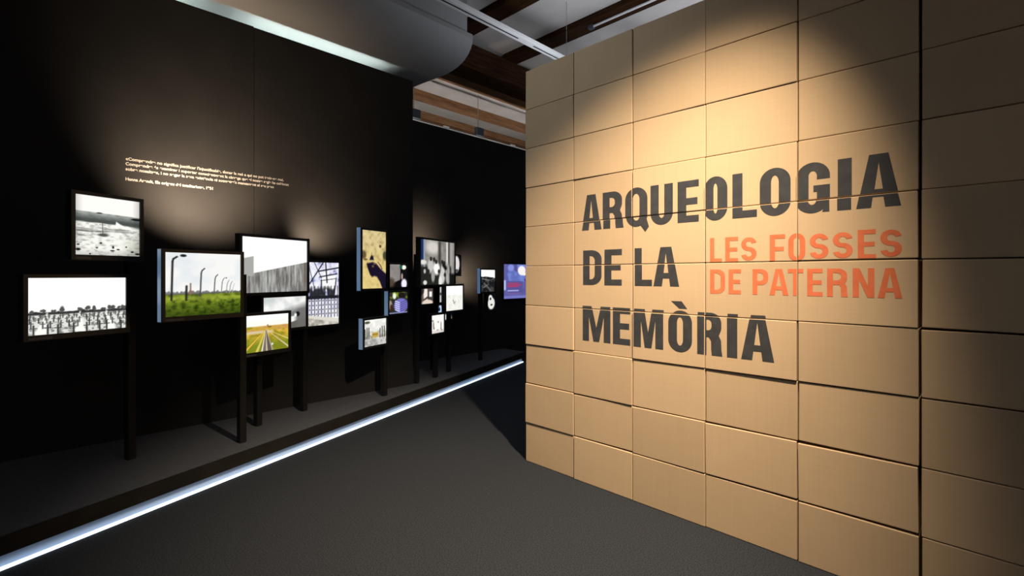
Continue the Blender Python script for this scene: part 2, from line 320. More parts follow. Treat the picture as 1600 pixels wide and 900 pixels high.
def pic_gate():
    p = Pic(80, 130, (.82, .82, .90)); g = fbm(p.H, p.W, 8, 14, 71, 4); p.put(np.clip((g-.42)*3, 0, 1), (.95, .95, .96)); p.put(np.clip((.44-g)*4, 0, .9)*p.soft(p.y-.45, .1), (.42, .46, .66))
    p.quad(.5, .9, .55, .80, (.93, .93, .93)); p.put(p.soft(.5-np.abs(p.y-.52), .02)*0, (.1,)*3)
    for a in ((.1,.6,.55,1.0,.03),(.62,1.0,.66,.68,.035),(.30,1.0,.5,.75,.02),(.42,.86,1.0,.92,.035),(.45,.77,.95,.82,.03),(.48,.71,.9,.74,.018),(.5,.55,.5,.72,.03),(.88,.5,.93,.75,.03),(.15,.95,.3,.6,.018)):
        p.line(*a[:4], a[4], (.10, .11, .16), 1.6)
    p.quad(0, 1, .42, .47, (.10, .10, .13), .02); p.put(p.soft(.60-p.y, .06)*p.soft(p.y-.42, .02)*np.clip((fbm(p.H,p.W,14,8,77)-.42)*5, 0, 1)*.9, (.12, .12, .14))
    for i in range(11):
        x = .03+.094*i; p.line(x, .12, x, .62, .022, (.14, .14, .16), 1.6)
        for k in range(4): p.ell(x+.047, .18+.07*k, .018, .012, (.25, .25, .27), .5)
    p.put(p.soft(.16-.09*p.x-p.y+.02, .01), (.84, .82, .78)); p.put(p.soft(.12-.12*p.x-p.y+.02, .02)*np.clip((g-.3)*2, 0, 1), (.46, .43, .40)); return p
def pic_railway():
    p = Pic(100, 80, (.97, .97, .97)); f = fbm(p.H, p.W, 9, 9, 81, 4); hz = .69
    p.put(p.soft(.86-p.y, .15)*.35, (.95, .90, .80)); m = p.soft(hz-p.y, .03)
    p.put(m, (.80, .66, .20)); p.put(m*np.clip((f-.45)*3, 0, 1), (.88, .72, .34)); p.put(m*p.soft(.33-p.y, .3)*.85, (.42, .50, .10))
    p.put(m*np.clip((.47-f)*4, 0, .7), (.50, .48, .12)); p.put(m*p.soft(p.y-.56, .05)*np.clip((f-.35)*2, 0, .8), (.72, .52, .34))
    vx, vy = .46, .60
    p.put(p.soft(.035-np.abs(p.y-.53), .03)*p.soft(.62-p.x, .1)*.7, (.82, .78, .76))
    def ray(x0, t, col): 
        for i in range(30):
            q = i/30; p.line(vx+(x0-vx)*q, vy*(1-q), vx+(x0-vx)*(q+.034), vy*(1-q-.034), .006+t*q, col)
    for x0, t, col in ((.25,.05,(.82,.76,.36)),(.37,.03,(.9,.85,.8)),(.42,.05,(.45,.40,.38)),(.48,.03,(.78,.72,.66)),(.55,.07,(.36,.33,.31)),(.62,.03,(.66,.6,.5)),(1.05,.03,(.85,.76,.6)),(1.45,.03,(.9,.8,.5)),(-.05,.04,(.9,.7,.25))): ray(x0, t, col)
    p.ell(.55, .66, .05, .02, (.55, .36, .22), .6); p.ell(.50, .70, .02, .03, (.6, .45, .3), .6); p.ell(.61, .17, .025, .03, (.88, .88, .86), .5); return p
def pic_shadow():
    p = Pic(64, 112, (.80, .73, .52)); f = fbm(p.H, p.W, 9, 16, 91, 4); p.put(np.clip((f-.45)*2.5, 0, .8), (.88, .80, .58)); p.put(np.clip((.42-f)*4, 0, .6), (.62, .53, .34))
    p.put(p.soft(.55-p.y, .4)*.3, (.9, .76, .38)); p.ell(.08, .58, .10, .07, (.38, .33, .22), .6); p.ell(.97, .58, .10, .08, (.28, .27, .18), .6); p.ell(.76, .74, .05, .025, (.36, .25, .18), .6); p.ell(.15, .50, .08, .02, (.45, .4, .22), .7)
    D = (.10, .07, .15)
    p.poly([(.19,.43),(.44,.458),(.59,.43),(.68,.39),(.77,.345),(1.02,.25),(1.02,-.02),(.86,-.02),(.74,.117),(.62,.2),(.50,.215),(.42,.195),(.33,.237),(.22,.37)], D, .03)
    p.poly([(.31,.492),(.49,.492),(.46,.56),(.39,.575),(.35,.55)], D, .03); p.line(.40, .57, .395, .62, .02, (.3, .25, .18), 1.75)
    p.line(.66, .46, .80, .385, .03, (.42, .34, .2), 1.75); p.line(.74, .42, .84, .34, .03, D, 1.75); p.ell(.45, .385, .045, .02, (.42, .33, .22), .7); p.ell(.52, .43, .05, .015, (.42, .33, .24), .7); return p
def pic_arm():
    p = Pic(44, 52, (.50, .48, .47)); f = fbm(p.H, p.W, 6, 6, 101); p.put(np.clip(f-.3, 0, .7), (.62, .59, .57)); p.put(p.soft(p.x-.62, .06), (.06, .06, .07)); p.put(p.soft(.14+.36*(p.x-.1)-p.y, .05), (.05, .04, .05))
    p.ell(.83, .88, .13, .10, (.93, .95, .88), .4); p.ell(.66, .9, .08, .08, (.1, .35, .30), .5); p.ell(.84, .14, .16, .22, (.92, .90, .96), .4); p.ell(.72, .47, .05, .14, (.7, .6, .55), .5); p.ell(.1, .2, .2, .2, (.3, .25, .2), .8); return p
def pic_group():
    p = Pic(48, 52, (.16, .16, .14)); f = fbm(p.H, p.W, 7, 7, 111); p.put(p.soft(p.y-.70, .1)*np.clip((f-.35)*3, 0, 1), (.50, .62, .16)); p.ell(.3, .82, .09, .14, (.92, .92, .86), .5); p.ell(.7, .83, .20, .16, (.12, .10, .09), .3)
    p.ell(.65, .36, .38, .34, (.46, .44, .74), .2); 
    for k in range(5): p.line(.35, .18+.1*k, .6, .08+.1*k, .05, (.80, .80, .93)); p.line(.6, .08+.1*k, .95, .20+.1*k, .04, (.30, .28, .58))
    p.ell(.08, .42, .1, .2, (.60, .55, .48), .5); p.ell(.13, .30, .06, .14, (.28, .14, .12), .4); p.quad(.0, 1, 0, .05, (.62, .62, .85), .06); return p
def pic_street():
    p = Pic(52, 58, (.88, .88, .85)); f = fbm(p.H, p.W, 9, 9, 121); p.put(np.clip((f-.4)*3, 0, .8), (.97, .97, .96)); p.put(p.soft(.55-p.y, .1)*p.soft(p.y-.24, .05)*np.clip((f-.3)*2.5, 0, 1), (.55, .55, .50))
    for x in (.05,.14,.22,.72,.82,.92): p.line(x, .28, x, .60+.1*math.sin(9*x), .045, (.28, .27, .24))
    p.quad(.36, .63, .30, .50, (.74, .62, .28), .05); p.line(.38, .42, .62, .42, .03, (.5, .38, .12)); p.put(p.soft(.25-p.y, .04), (.78, .77, .75)); p.put(p.soft(.25-p.y, .04)*np.clip((f-.45)*4, 0, .7), (.52, .51, .50)); p.ell(.15, .9, .12, .05, (.30, .34, .24), .6); return p
def pic_family():
    p = Pic(84, 100, (.45, .44, .42)); f = fbm(p.H, p.W, 8, 10, 131, 4); p.put(np.clip(f-.2, 0, .8), (.64, .62, .59)); p.ell(.35, .84, .22, .16, (.80, .78, .75), .9)
    p.quad(.5, .58, .35, 1, (.24, .23, .22), .06); p.quad(.74, .80, .2, 1, (.84, .82, .79), .03); p.quad(.80, .86, .0, 1, (.30, .29, .28), .03); p.quad(.86, .95, .1, 1, (.62, .61, .59), .05)
    p.put(p.soft(.42-p.y, .08)*p.soft(.9-p.x, .05), (.14, .14, .13)); p.quad(-.1, .10, .55, 1.1, (.10, .18, .34), .06); p.quad(.09, .13, .4, 1.1, (.55, .60, .68), .02)
    for x, y, a, b, c in ((.08,.5,.09,.05,.85),(.28,.42,.08,.16,.75),(.45,.36,.10,.14,.95),(.64,.36,.06,.12,.80),(.62,.18,.08,.18,.78),(.78,.30,.07,.2,.6),(.35,.2,.05,.14,.62),(.13,.05,.05,.05,.85),(.12,.30,.03,.05,.72),(.56,.06,.05,.14,.88),(.80,.12,.07,.12,.66)):
        p.ell(x, y, a, b, (c, c*.99, c*.97), .5)
    for x, y in ((.29,.58),(.38,.57),(.44,.52),(.68,.50),(.62,.52),(.52,.3),(.7,.22),(.22,.3)): p.ell(x, y, .035, .05, (.16, .15, .14), .5)
    p.line(.66, .45, .72, .38, .09, (.08, .08, .08)); p.quad(.84, 1.1, -.1, .25, (.08, .08, .08), .06); return p
def pic_card():
    p = Pic(44, 52, (.93, .93, .90)); p.put(p.soft(p.y-.64, .02), (.99, .99, .98)); f = fbm(p.H, p.W, 9, 9, 141); p.put(np.clip((f-.45), 0, .3)*p.soft(.64-p.y, .02), (.75, .75, .70)); p.line(.43, .42, .50, .27, .05, (.55, .55, .52)); p.line(.50, .27, .57, .36, .04, (.60, .60, .57)); return p
def pic_tunnel():
    p = Pic(40, 40, (.34, .30, .28)); p.ell(.42, .60, .20, .5, (.92, .88, .84), .6); p.quad(.70, .92, .45, .80, (.97, .96, .95), .06); p.quad(.55, .68, .3, 1, (.30, .27, .26), .06); p.line(.0, .1, .55, .42, .12, (.25, .20, .18)); p.ell(.55, .06, .45, .2, (.86, .80, .74), .4); p.line(.6, .40, 1, .22, .06, (.2, .18, .17)); p.ell(.05, .85, .2, .25, (.16, .15, .14), .4); return p
def pic_birches():
    p = Pic(40, 40, (.22, .22, .22)); 
    for x, c in ((.10,.85),(.2,.6),(.5,.8),(.8,.7)): p.line(x, 0, x+.03, 1, .09, (c,)*3)
    p.ell(.15, .55, .07, .1, (.2, .2, .2), .5); return p
def pic_shapes():
    p = Pic(48, 44, (.05, .06, .08)); p.ell(.17, .55, .13, .5, (.72, .80, .90), .4); p.ell(.10, .75, .07, .12, (.1, .15, .25), .5); p.ell(.52, .22, .10, .18, (.9, .92, .95), .5); p.ell(.80, .20, .12, .14, (.88, .87, .86), .5); p.ell(.9, .12, .08, .06, (.5, .42, .36), .5); return p
def pic_bones():
    p = Pic(44, 56, (.95, .94, .92)); 
    for x, y, a, b in ((.18,.45,.05,.2),(.78,.42,.04,.18),(.22,.28,.05,.07),(.55,.60,.06,.04),(.5,.16,.05,.04),(.78,.22,.05,.08),(.12,.7,.06,.05),(.85,.12,.06,.04)): p.ell(x, y, a, b, (.52, .48, .46), .8)
    p.put(p.soft(.16-p.y, .1)*.4, (.72, .66, .62)); return p
def pic_oval():
    p = Pic(48, 44, (.04, .04, .05)); p.ell(.80, .55, .17, .42, (.86, .83, .84), .25); p.ell(.72, .6, .04, .2, (.55, .45, .48), .6); p.ell(.82, .22, .08, .08, (.3, .3, .32), .5); p.ell(.3, .4, .2, .3, (.5, .5, .5), .4); return p
def pic_road():
    p = Pic(60, 56, (.97, .97, .96)); t = noise(p.H, p.W, 6, 1, 151)[0][None, :]*np.ones((p.H, 1)); m = p.soft(.67+.06*t-.05*p.x-p.y, .02); f = fbm(p.H, p.W, 8, 8, 155, 4)
    p.put(m, (.10, .10, .11)); p.put(m*np.clip((f-.5)*3, 0, .5), (.42, .41, .40)); p.line(.1, .60, .6, .52, .025, (.55, .55, .54)); p.line(.6, .52, .95, .60, .02, (.4, .4, .4)); p.line(.25, .38, .75, .02, .10, (.34, .33, .32)); p.line(.2, .2, .45, .3, .05, (.42, .42, .41)); return p
def pic_mask():
    p = Pic(44, 44, (.04, .05, .07)); p.ell(.48, .42, .40, .40, (.88, .88, .86), .2); p.ell(.38, .78, .22, .2, (.88, .88, .86), .25); p.ell(.38, .72, .10, .09, (.15, .14, .14), .4); p.ell(.50, .32, .12, .06, (.15, .14, .14), .4); return p
def pic_poster():
    p = Pic(72, 70, (.36, .36, .62)); f = fbm(p.H, p.W, 5, 5, 161); B = (.42, .50, .80)
    p.put(p.soft(p.y-.50, .02)*p.soft(p.x-.12-.25*np.abs(p.y-.72), .03), B); p.put(np.clip((f-.5)*2, 0, .4), (.30, .29, .52)); p.put(p.soft(p.x-.1, .02)*p.soft(.45-p.x-.0, .03)*p.soft(p.y-.78-.4*(p.x-.1)*0, .03)*p.soft(p.y-.62-.7*(.5-p.x)-.1, .05)*.8, (.30, .27, .50))
    p.ell(.24, .90, .10, .10, (.50, .55, .84), .5); p.ell(.60, .82, .13, .14, (.93, .91, .92), .25); p.ell(.68, .72, .06, .05, (.93, .91, .92), .4); p.line(.80, .58, .88, .48, .07, (.93, .93, .95)); p.line(.70, .55, .95, .36, .05, (.26, .24, .46))
    p.quad(.11, .62, .18, .50, (.33, .31, .56), .02); p.quad(0, .07, .25, .54, (.72, .74, .92), .03)
    for y, x1 in ((.44,.5),(.39,.58),(.35,.46)): p.line(.15, y, x1, y, .035, (.66, .24, .38))
    p.line(.14, .23, .48, .23, .035, (.66, .68, .86)); p.line(.14, .14, .55, .14, .02, (.5, .34, .54)); p.quad(0, 1, 0, .08, (.45, .46, .74), .05); return p

def print_object(p, w, h, parent, loc):
    W, H = p.W, p.H; me = bpy.data.meshes.new('picture')
    xs = np.linspace(0, w, W); zs = np.linspace(0, h, H)
    co = np.zeros((H, W, 3), np.float32); co[..., 0] = xs[None, :]; co[..., 2] = zs[:, None]
    i = np.arange(W*H).reshape(H, W); q = np.stack([i[:-1, :-1], i[:-1, 1:], i[1:, 1:], i[1:, :-1]], -1).reshape(-1, 4)
    me.vertices.add(W*H); me.vertices.foreach_set('co', co.ravel())
    me.loops.add(q.size); me.loops.foreach_set('vertex_index', q.ravel().astype(np.int32))
    me.polygons.add(len(q)); me.polygons.foreach_set('loop_start', np.arange(0, q.size, 4, dtype=np.int32)); me.update(calc_edges=True); me.validate()
    a = me.color_attributes.new('print', 'FLOAT_COLOR', 'POINT')
    col = np.ones((H, W, 4), np.float32); col[..., :3] = srgb(p.c); a.data.foreach_set('color', col.ravel())
    me.materials.append(M['backlit'])
    o = bpy.data.objects.new('picture', me); C.objects.link(o); o.parent = parent; o.location = loc
    return o

GRP = 'backlit photographs on posts'
def lightbox(u, v, ang, w, z0, z1, pic, label, brd=0.024, depth=0.05, edge=False, caption=False, name='lightbox', group=GRP, post=None):
    """u, v: lower left corner of the picture in plan; ang: direction of the picture's width"""
    h = z1 - z0; t = thing(name, label, 'light box', (u, v, z0), R(ang), group)
    bm = bmesh.new(); x0, x1, zz0, zz1 = -brd, w+brd, -brd-(0.012 if caption else 0), h+brd
    # case: back, four sides and a raised rim round the picture
    def ring(a0, a1, b0, b1, y): return [bm.verts.new(p) for p in ((a0, y, b0), (a1, y, b0), (a1, y, b1), (a0, y, b1))]
    back = ring(x0, x1, zz0, zz1, depth); f1 = ring(x0, x1, zz0, zz1, -0.008); f2 = ring(x0+.003, x1-.003, zz0+.003, zz1-.003, -0.010)
    i1 = ring(0, w, 0, h, -0.010); i2 = ring(0, w, 0, h, 0.004)
    bm.faces.new(back); bm.faces.new(i2)
    for a, b in ((back, f1), (f1, f2), (f2, i1), (i1, i2)):
        for k in range(4): j = (k+1) % 4; bm.faces.new((a[k], a[j], b[j], b[k]))
    obj('case', bm, 'case', t)
    print_object(pic, w, h, t, (0, 0.002, 0))
    if edge: o = box('edge_glow', x0-.002, x0+.001, -0.004, depth-.004, zz0+.004, zz1-.004, 'edge', t); o['label'] = 'pale blue glow added on the case side'  # self-lit strip standing in for a reflection on the case side
    if caption: box('caption_strip', 0.0, w*0.22, -0.0108, -0.0095, -brd-.004, -brd+.010, 'caption', t)
    if post:    # short arm from the back of the case to the post
        lp = Matrix.Rotation(-R(ang), 3, 'Z') @ Vector((post[0]-u, post[1]-v, 0))
        px = min(max(lp.x, x0+.02), x1-.02); ya, yb = depth-.002, lp.y-.0245
        if yb - 0.004 > ya or abs(lp.x-px) > .02:
            bm = bmesh.new(); zc = h*0.5
            bx(bm, min(px, lp.x)-.012, max(px, lp.x)+.012, min(ya, max(yb-.02, ya)-.004), max(yb, ya+.012), zc-.02, zc+.02)
            obj('bracket', bm, 'post', t)
    return t
def post(u, v, top, label, ang=20):
    bm = bmesh.new(); bx(bm, -.026, .026, -.026, .026, 0, top-.17, 0.003)
    t = thing('display_post', label, 'post', (u, v, 0.17), R(ang), 'slim black posts on the platform'); obj('pole', bm, 'post', t)
    bm = bmesh.new(); bx(bm, -.027, .027, -.027, .027, top-.17, top-.164, 0.002); obj('cap', bm, 'post', t)
    return (u, v)
P1 = post(.545, 4.412, 1.86, 'slim black post carrying the grave-crosses and sandy-field light boxes')
P2 = post(1.222, 4.222, 1.50, 'slim black post behind the light box of hooked concrete posts', 12)
P3 = post(1.458, 4.590, 1.08, 'slim black post behind the railway-tracks light box')
P4 = post(1.933, 4.772, 1.70, 'slim black post between the concrete-wall and gate light boxes')
P5 = post(2.800, 4.736, 1.80, 'slim black post behind the hand-shadow light box')
P6 = post(3.402, 4.996, 1.75, 'slim black post at the end edge of the front black partition', 22)
P7 = post(4.045, 5.545, 1.70, 'slim black post behind the birch-trunk light box')
P8 = post(3.765, 5.105, 0.92, 'slim black post behind the small light box of bones')
P9 = post(4.115, 5.275, 1.25, 'slim black post behind the pale-card light box')
P10 = post(5.030, 5.648, 1.45, 'slim black post behind the mountain-road light box')

lightbox(0.019, 4.103, 21.3, 0.521, 1.134, 1.483, pic_crosses(), 'light box with rows of grave crosses under a white sky', caption=True, post=P1)
lightbox(0.230, 4.110, 25.0, 0.385, 1.632, 2.017, pic_sand(), 'square light box with a black-and-white sandy field', caption=True, post=P1)
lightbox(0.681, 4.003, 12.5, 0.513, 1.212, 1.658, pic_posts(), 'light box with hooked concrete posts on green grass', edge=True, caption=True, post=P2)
lightbox(1.279, 4.418, 20.5, 0.682, 1.350, 1.826, pic_concrete(), 'wide light box with a concrete wall under white sky', post=P4)
lightbox(1.477, 4.518, 19.6, 0.464, 1.009, 1.300, pic_shore(), 'light box with a grey shore under the concrete-wall picture', post=P4)
lightbox(1.950, 4.820, 10.9, 0.409, 0.988, 1.630, pic_gate(), 'upright light box with a barred iron gate and bare branches')
lightbox(1.305, 4.406, 14.6, 0.395, 0.844, 1.157, pic_railway(), 'light box with railway tracks crossing yellow-green fields', caption=True, post=P3)
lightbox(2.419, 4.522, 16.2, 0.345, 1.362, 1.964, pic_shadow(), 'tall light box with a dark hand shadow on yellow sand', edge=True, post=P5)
lightbox(2.806, 4.640, 16.5, 0.290, 1.368, 1.619, pic_arm(), 'small light box with a grey slab and black arm', brd=.018, post=P5)
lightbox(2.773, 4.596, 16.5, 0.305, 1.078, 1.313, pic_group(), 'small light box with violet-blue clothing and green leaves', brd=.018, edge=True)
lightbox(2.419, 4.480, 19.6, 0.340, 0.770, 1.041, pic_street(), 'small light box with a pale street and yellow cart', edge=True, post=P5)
lightbox(3.388, 4.898, 22.8, 0.861, 1.380, 1.942, pic_family(), 'large light box with a black-and-white crowd of figures', post=P6)
lightbox(3.877, 5.030, 19.6, 0.4306, 1.028, 1.3555, pic_card(), 'bright light box with a nearly blank pale card', post=P9)
lightbox(3.456, 4.984, 19.6, 0.263, 1.140, 1.330, pic_tunnel(), 'small light box with a brownish tunnel under the crowd picture', brd=.018)
lightbox(4.077, 5.438, 19.6, 0.277, 1.121, 1.333, pic_birches(), 'small light box with pale trunks, half behind the blank card', brd=.018)
lightbox(4.027, 5.403, 19.6, 0.381, 0.856, 1.081, pic_shapes(), 'small dark light box with white shapes below the blank card', brd=.018)
lightbox(3.583, 4.941, 19.6, 0.284, 0.764, 0.993, pic_bones(), 'lowest small bright light box with grey bone marks', post=P8)
lightbox(4.088, 5.398, 19.6, 0.497, 1.505, 1.790, pic_oval(), 'dark light box with a white oval behind the crowd picture', brd=.018)
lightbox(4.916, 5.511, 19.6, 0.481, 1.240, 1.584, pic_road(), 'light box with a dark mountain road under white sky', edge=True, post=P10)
lightbox(5.092, 5.553, 19.6, 0.294, 0.953, 1.192, pic_mask(), 'small light box with a white mask-like shape', brd=.018)
lightbox(6.10, 6.215, 0.0, 0.80, 1.07, 1.70, pic_poster(), 'blue and violet poster lit from behind on the rear black partition', brd=.006, depth=.034, name='backlit_poster', group=None)

# ------------------------------------------------------------------ lettering
def rrect(x0, x1, y0, y1, rx, ry, n=12, corners=(1, 1, 1, 1)):       # corners: br, tr, tl, bl, counter-clockwise
    out = []
    for k, (cx, cy, a0) in enumerate(((x1-rx, y0+ry, -90), (x1-rx, y1-ry, 0), (x0+rx, y1-ry, 90), (x0+rx, y0+ry, 180))):
        if corners[k]:
            for i in range(n+1): t = R(a0+90*i/n); out.append((cx+rx*math.cos(t), cy+ry*math.sin(t)))
        else: out.append(((x1, y0), (x1, y1), (x0, y1), (x0, y0))[k])
    return out
def rect(x0, x1, y0, y1): return [(x0, y0), (x1, y0), (x1, y1), (x0, y1)]
def glyph(ch, w, s, b):
    """list of pieces, a piece is a list of outlines (the first is the border, the others holes); cap height 1"""
    o = 0.012; ro = w/2
    if ch == 'I': return [[rect(0, w, 0, 1)]]
    if ch == 'L': return [[[(0,0),(w,0),(w,b),(s,b),(s,1),(0,1)]]]
    if ch == 'E': return [[[(0,0),(w,0),(w,b),(s,b),(s,.5-b/2),(w*.94,.5-b/2),(w*.94,.5+b/2),(s,.5+b/2),(s,1-b),(w,1-b),(w,1),(0,1)]]]
    if ch == 'F': return [[[(0,0),(s,0),(s,.46-b/2),(w*.92,.46-b/2),(w*.92,.46+b/2),(s,.46+b/2),(s,1-b),(w,1-b),(w,1),(0,1)]]]
    if ch == 'T': return [[[(w/2-s/2,0),(w/2+s/2,0),(w/2+s/2,1-b),(w,1-b),(w,1),(0,1),(0,1-b),(w/2-s/2,1-b)]]]
    if ch == 'A':
        a = s*1.30; sx = s*1.03; q = (w/2-sx)/.84
        return [[[(0,0),(sx,0),(sx+q*.2,.2),(w-sx-q*.2,.2),(w-sx,0),(w,0),(w/2+a/2,1),(w/2-a/2,1)], [(sx+q*.34,.34),(w-sx-q*.34,.34),(w/2,.84)]]]
    if ch in 'OQ':
        out = rrect(0, w, -o, 1+o, ro, .30)
        if ch == 'Q': out = out[:4] + [(w*.90, -.16), (w*1.06, -.03)] + out[9:]
        return [[out, rrect(s, w-s, b-o, 1-b+o, (w-2*s)/2, .15)]]
    if ch == 'D': return [[rrect(0, w, 0, 1, w*.55, .26, corners=(1,1,0,0)), rrect(s, w-s, b, 1-b, (w-2*s)*.75, .14, corners=(1,1,0,0))]]
    if ch == 'U':
        out = [(0,1)] + [(w/2+ro*math.cos(R(180+180*i/20)), .30-o+.30*math.sin(R(180+180*i/20))) for i in range(21)] + [(w,1),(w-s,1)]
        ri = w/2-s; out += [(w/2+ri*math.cos(R(-180*i/20)), .30+(.30-b)*math.sin(R(-180*i/20))) for i in range(21)] + [(s,1)]
        return [[out]]
    if ch == 'G':
        out = [(w,.66)] + [(w/2+ro*math.cos(R(180*i/20)), .72+(.28+o)*math.sin(R(180*i/20))) for i in range(21)]
        out += [(w/2+ro*math.cos(R(180+130*i/14)), .28+(.28+o)*math.sin(R(180+130*i/14))) for i in range(15)] + [(w-s*.55,0),(w,0),(w,.54),(w*.52,.54),(w*.52,.41),(w-s,.41),(w-s,.26)]
        ri = w/2-s; out += [(w/2+ri*math.cos(R(-180*i/16)), .26+(.26-b)*math.sin(R(-180*i/16))) for i in range(17)]
        out += [(w/2+ri*math.cos(R(180-180*i/16)), .74+(.26-b)*math.sin(R(180-180*i/16))) for i in range(17)] + [(w-s,.66)]
        return [[out]]
    if ch in 'RP':
        y0 = .42 if ch == 'R' else .38
        bowl = rrect(0, w*.98, y0, 1, w*.45, .24, corners=(1, 1, 0, 0))[:-1]      # lower right, upper right, upper left
        hole = rrect(s, w*.98-s, y0+b, 1-b, (w-2*s)*.6, .10, corners=(1, 1, 0, 0))
        if ch == 'P': return [[[(0, 0), (s, 0), (s, y0)] + bowl, hole]]
        leg = [(w-s*1.35, y0), (w-s*1.1, .34), (w-s*1.08, .14), (w-s*1.02, 0), (w*1.02, 0), (w*.985, .14), (w*.97, .36), (w*.88, .47)]
        return [[[(0, 0), (s, 0), (s, y0)] + leg + [p for p in bowl if p[1] > .54], hole]]
    if ch == 'M': return [[[(0,0),(s*.95,0),(s*.95,.70),(w/2-s*.42,0),(w/2+s*.42,0),(w-s*.95,.70),(w-s*.95,0),(w,0),(w,1),(w-s*1.38,1),(w/2,.40),(s*1.38,1),(0,1)]]]
    if ch == 'N': return [[[(0,0),(s,0),(s,.60),(w-s*1.08,0),(w,0),(w,1),(w-s,1),(w-s,.40),(s*1.08,1),(0,1)]]]
    if ch == 'S':
        rx = (w-s)/2; ry = .25+o/2-b/2+.01; cl = []
        for i in range(25): t = R(12+258*i/24); cl.append((w/2+rx*math.cos(t), .5+ry+ry*math.sin(t), math.cos(t), math.sin(t)))
        for i in range(1, 25): t = R(90-258*i/24); cl.append((w/2+rx*math.cos(t), .5-ry+ry*math.sin(t), -math.cos(t), -math.sin(t)))
        return [[[(x+nx_*s/2, y+ny_*b/2) for x, y, nx_, ny_ in cl] + [(x-nx_*s/2, y-ny_*b/2) for x, y, nx_, ny_ in reversed(cl)]]]
    return []
def fill(pieces):
    """triangulated 2D fill of every piece through a 2D curve"""
    vs_, fs_ = [], []
    for pc in pieces:
        cu = bpy.data.curves.new('outline', 'CURVE'); cu.dimensions = '2D'; cu.fill_mode = 'BOTH'
        for ol in pc:
            sp = cu.splines.new('POLY'); sp.points.add(len(ol)-1); sp.use_cyclic_u = True
            for pt, (x, y) in zip(sp.points, ol): pt.co = (x, y, 0, 1)
        ob = bpy.data.objects.new('outline', cu); C.objects.link(ob); dg = bpy.context.evaluated_depsgraph_get()
        me = bpy.data.meshes.new_from_object(ob.evaluated_get(dg)); base = len(vs_)
        vs_ += [tuple(v.co) for v in me.vertices]; fs_ += [tuple(base+i for i in p.vertices) for p in me.polygons]
        bpy.data.objects.remove(ob); bpy.data.curves.remove(cu); bpy.data.meshes.remove(me)
    return vs_, fs_
LINES = [ # letters, (v start, v end) of every letter on the stack, z of foot, z of cap, stem, bar in metres, ink
 ('ARQUEOLOGIA', [2.093,1.925,1.911,1.752,1.73,1.566,1.544,1.392,1.361,1.228,1.197,1.06,1.032,0.901,0.886,0.734,0.709,0.558,0.525,0.467,0.447,0.276], 1.823, 2.076, .057, .041, 'black_ink'),
 ('DELA', [2.083,1.925,1.901,1.762,1.66,1.536,1.526,1.353], 1.429, 1.678, .057, .041, 'black_ink'),
 ('MEMORIA', [2.087,1.853,1.833,1.698,1.666,1.455,1.421,1.268,1.236,1.089,1.06,1.003,0.982,0.811], 1.027, 1.278, .057, .041, 'black_ink'),
 ('LESFOSSES', [1.16,1.091,1.072,1.001,0.984,0.903,0.836,0.761,0.746,0.665,0.645,0.563,0.544,0.462,0.442,0.371,0.354,0.274], 1.575, 1.718, .0255, .022, 'orange_ink'),
 ('DEPATERNA', [1.16,1.074,1.054,0.986,0.925,0.843,0.839,0.746,0.749,0.674,0.657,0.588,0.569,0.483,0.462,0.376,0.364,0.272], 1.392, 1.533, .0255, .022, 'orange_ink'),
]
letters = []                                  # (ink, vertices, faces) of every single letter and accent
for txt, vs2, z0, z1, s, b, ink in LINES:
    H = z1-z0
    for i, ch in enumerate(txt):
        a, e = vs2[2*i], vs2[2*i+1]; w_ = (a-e)/H
        todo = [glyph(ch, w_, min(s/H, w_*.42), b/H)]
        if ch == 'I': todo = [glyph(ch, w_, w_, w_)]
        if txt == 'MEMORIA' and ch == 'O': todo.append([[[(w_*.10, 1.24), (w_*.55, 1.24), (w_*.78, 1.06), (w_*.45, 1.06)]]])
        for pcs in todo:
            gv, gf = fill(pcs); letters.append((ink, [(a - x*H, z0 + y*H) for x, y, _ in gv], gf))

# ------------------------------------------------------------------ the stack of cardboard boxes
U_F, BW, BH, BD, V_END = 2.85, 0.4874, 0.3146, 0.36, 2.652
NC, NR = 7, 10
GAP = 0.0022
# cut the ink along the joints, so that every box carries its own piece of the letters
cells = {}
for li, (ink, V, F) in enumerate(letters):
    bm = bmesh.new(); bv = [bm.verts.new((U_F, v, z)) for v, z in V]
    for f in F:
        try: bm.faces.new([bv[i] for i in f])
        except ValueError: pass
    for c in range(NC+1):
        for d in (-.0045, .0045):
            bmesh.ops.bisect_plane(bm, geom=bm.verts[:]+bm.edges[:]+bm.faces[:], plane_co=(0, V_END-c*BW+d, 0), plane_no=(0, 1, 0))
    for r in range(NR+1):
        for d in (-.0045, .0045):
            bmesh.ops.bisect_plane(bm, geom=bm.verts[:]+bm.edges[:]+bm.faces[:], plane_co=(0, 0, r*BH+d), plane_no=(0, 0, 1))
    for f in bm.faces:
        m = f.calc_center_median(); c = (V_END-m.y)/BW; r = m.z/BH
        if min(c % 1, 1-c % 1)*BW < .0044 or min(r % 1, 1-r % 1)*BH < .0044: continue
        cells.setdefault((int(c), int(r)), {}).setdefault((li, ink), []).append([tuple(v.co) for v in f.verts])
    bm.free()
ORD = ['first', 'second', 'third', 'fourth', 'fifth', 'sixth', 'seventh', 'eighth', 'ninth', 'tenth']
WORDS = {(1,6):'the top of the letters ARQ',(1,5):'the top of DE',(2,6):'most of the letters QUEO',(2,5):'the top of LA',
         (3,6):'most of the letters OLOG',(3,5):'LES FO in orange',(4,6):'most of the letters GIA',(4,5):'OSSES in orange',(1,4):'the lower half of DE',(2,4):'the lower half of LA',
         (3,4):'DE PAT in orange',(4,4):'ERNA in orange',(1,3):'most of the letters MEM',(2,3):'most of the letters MOR',(3,3):'most of the letters RIA'}
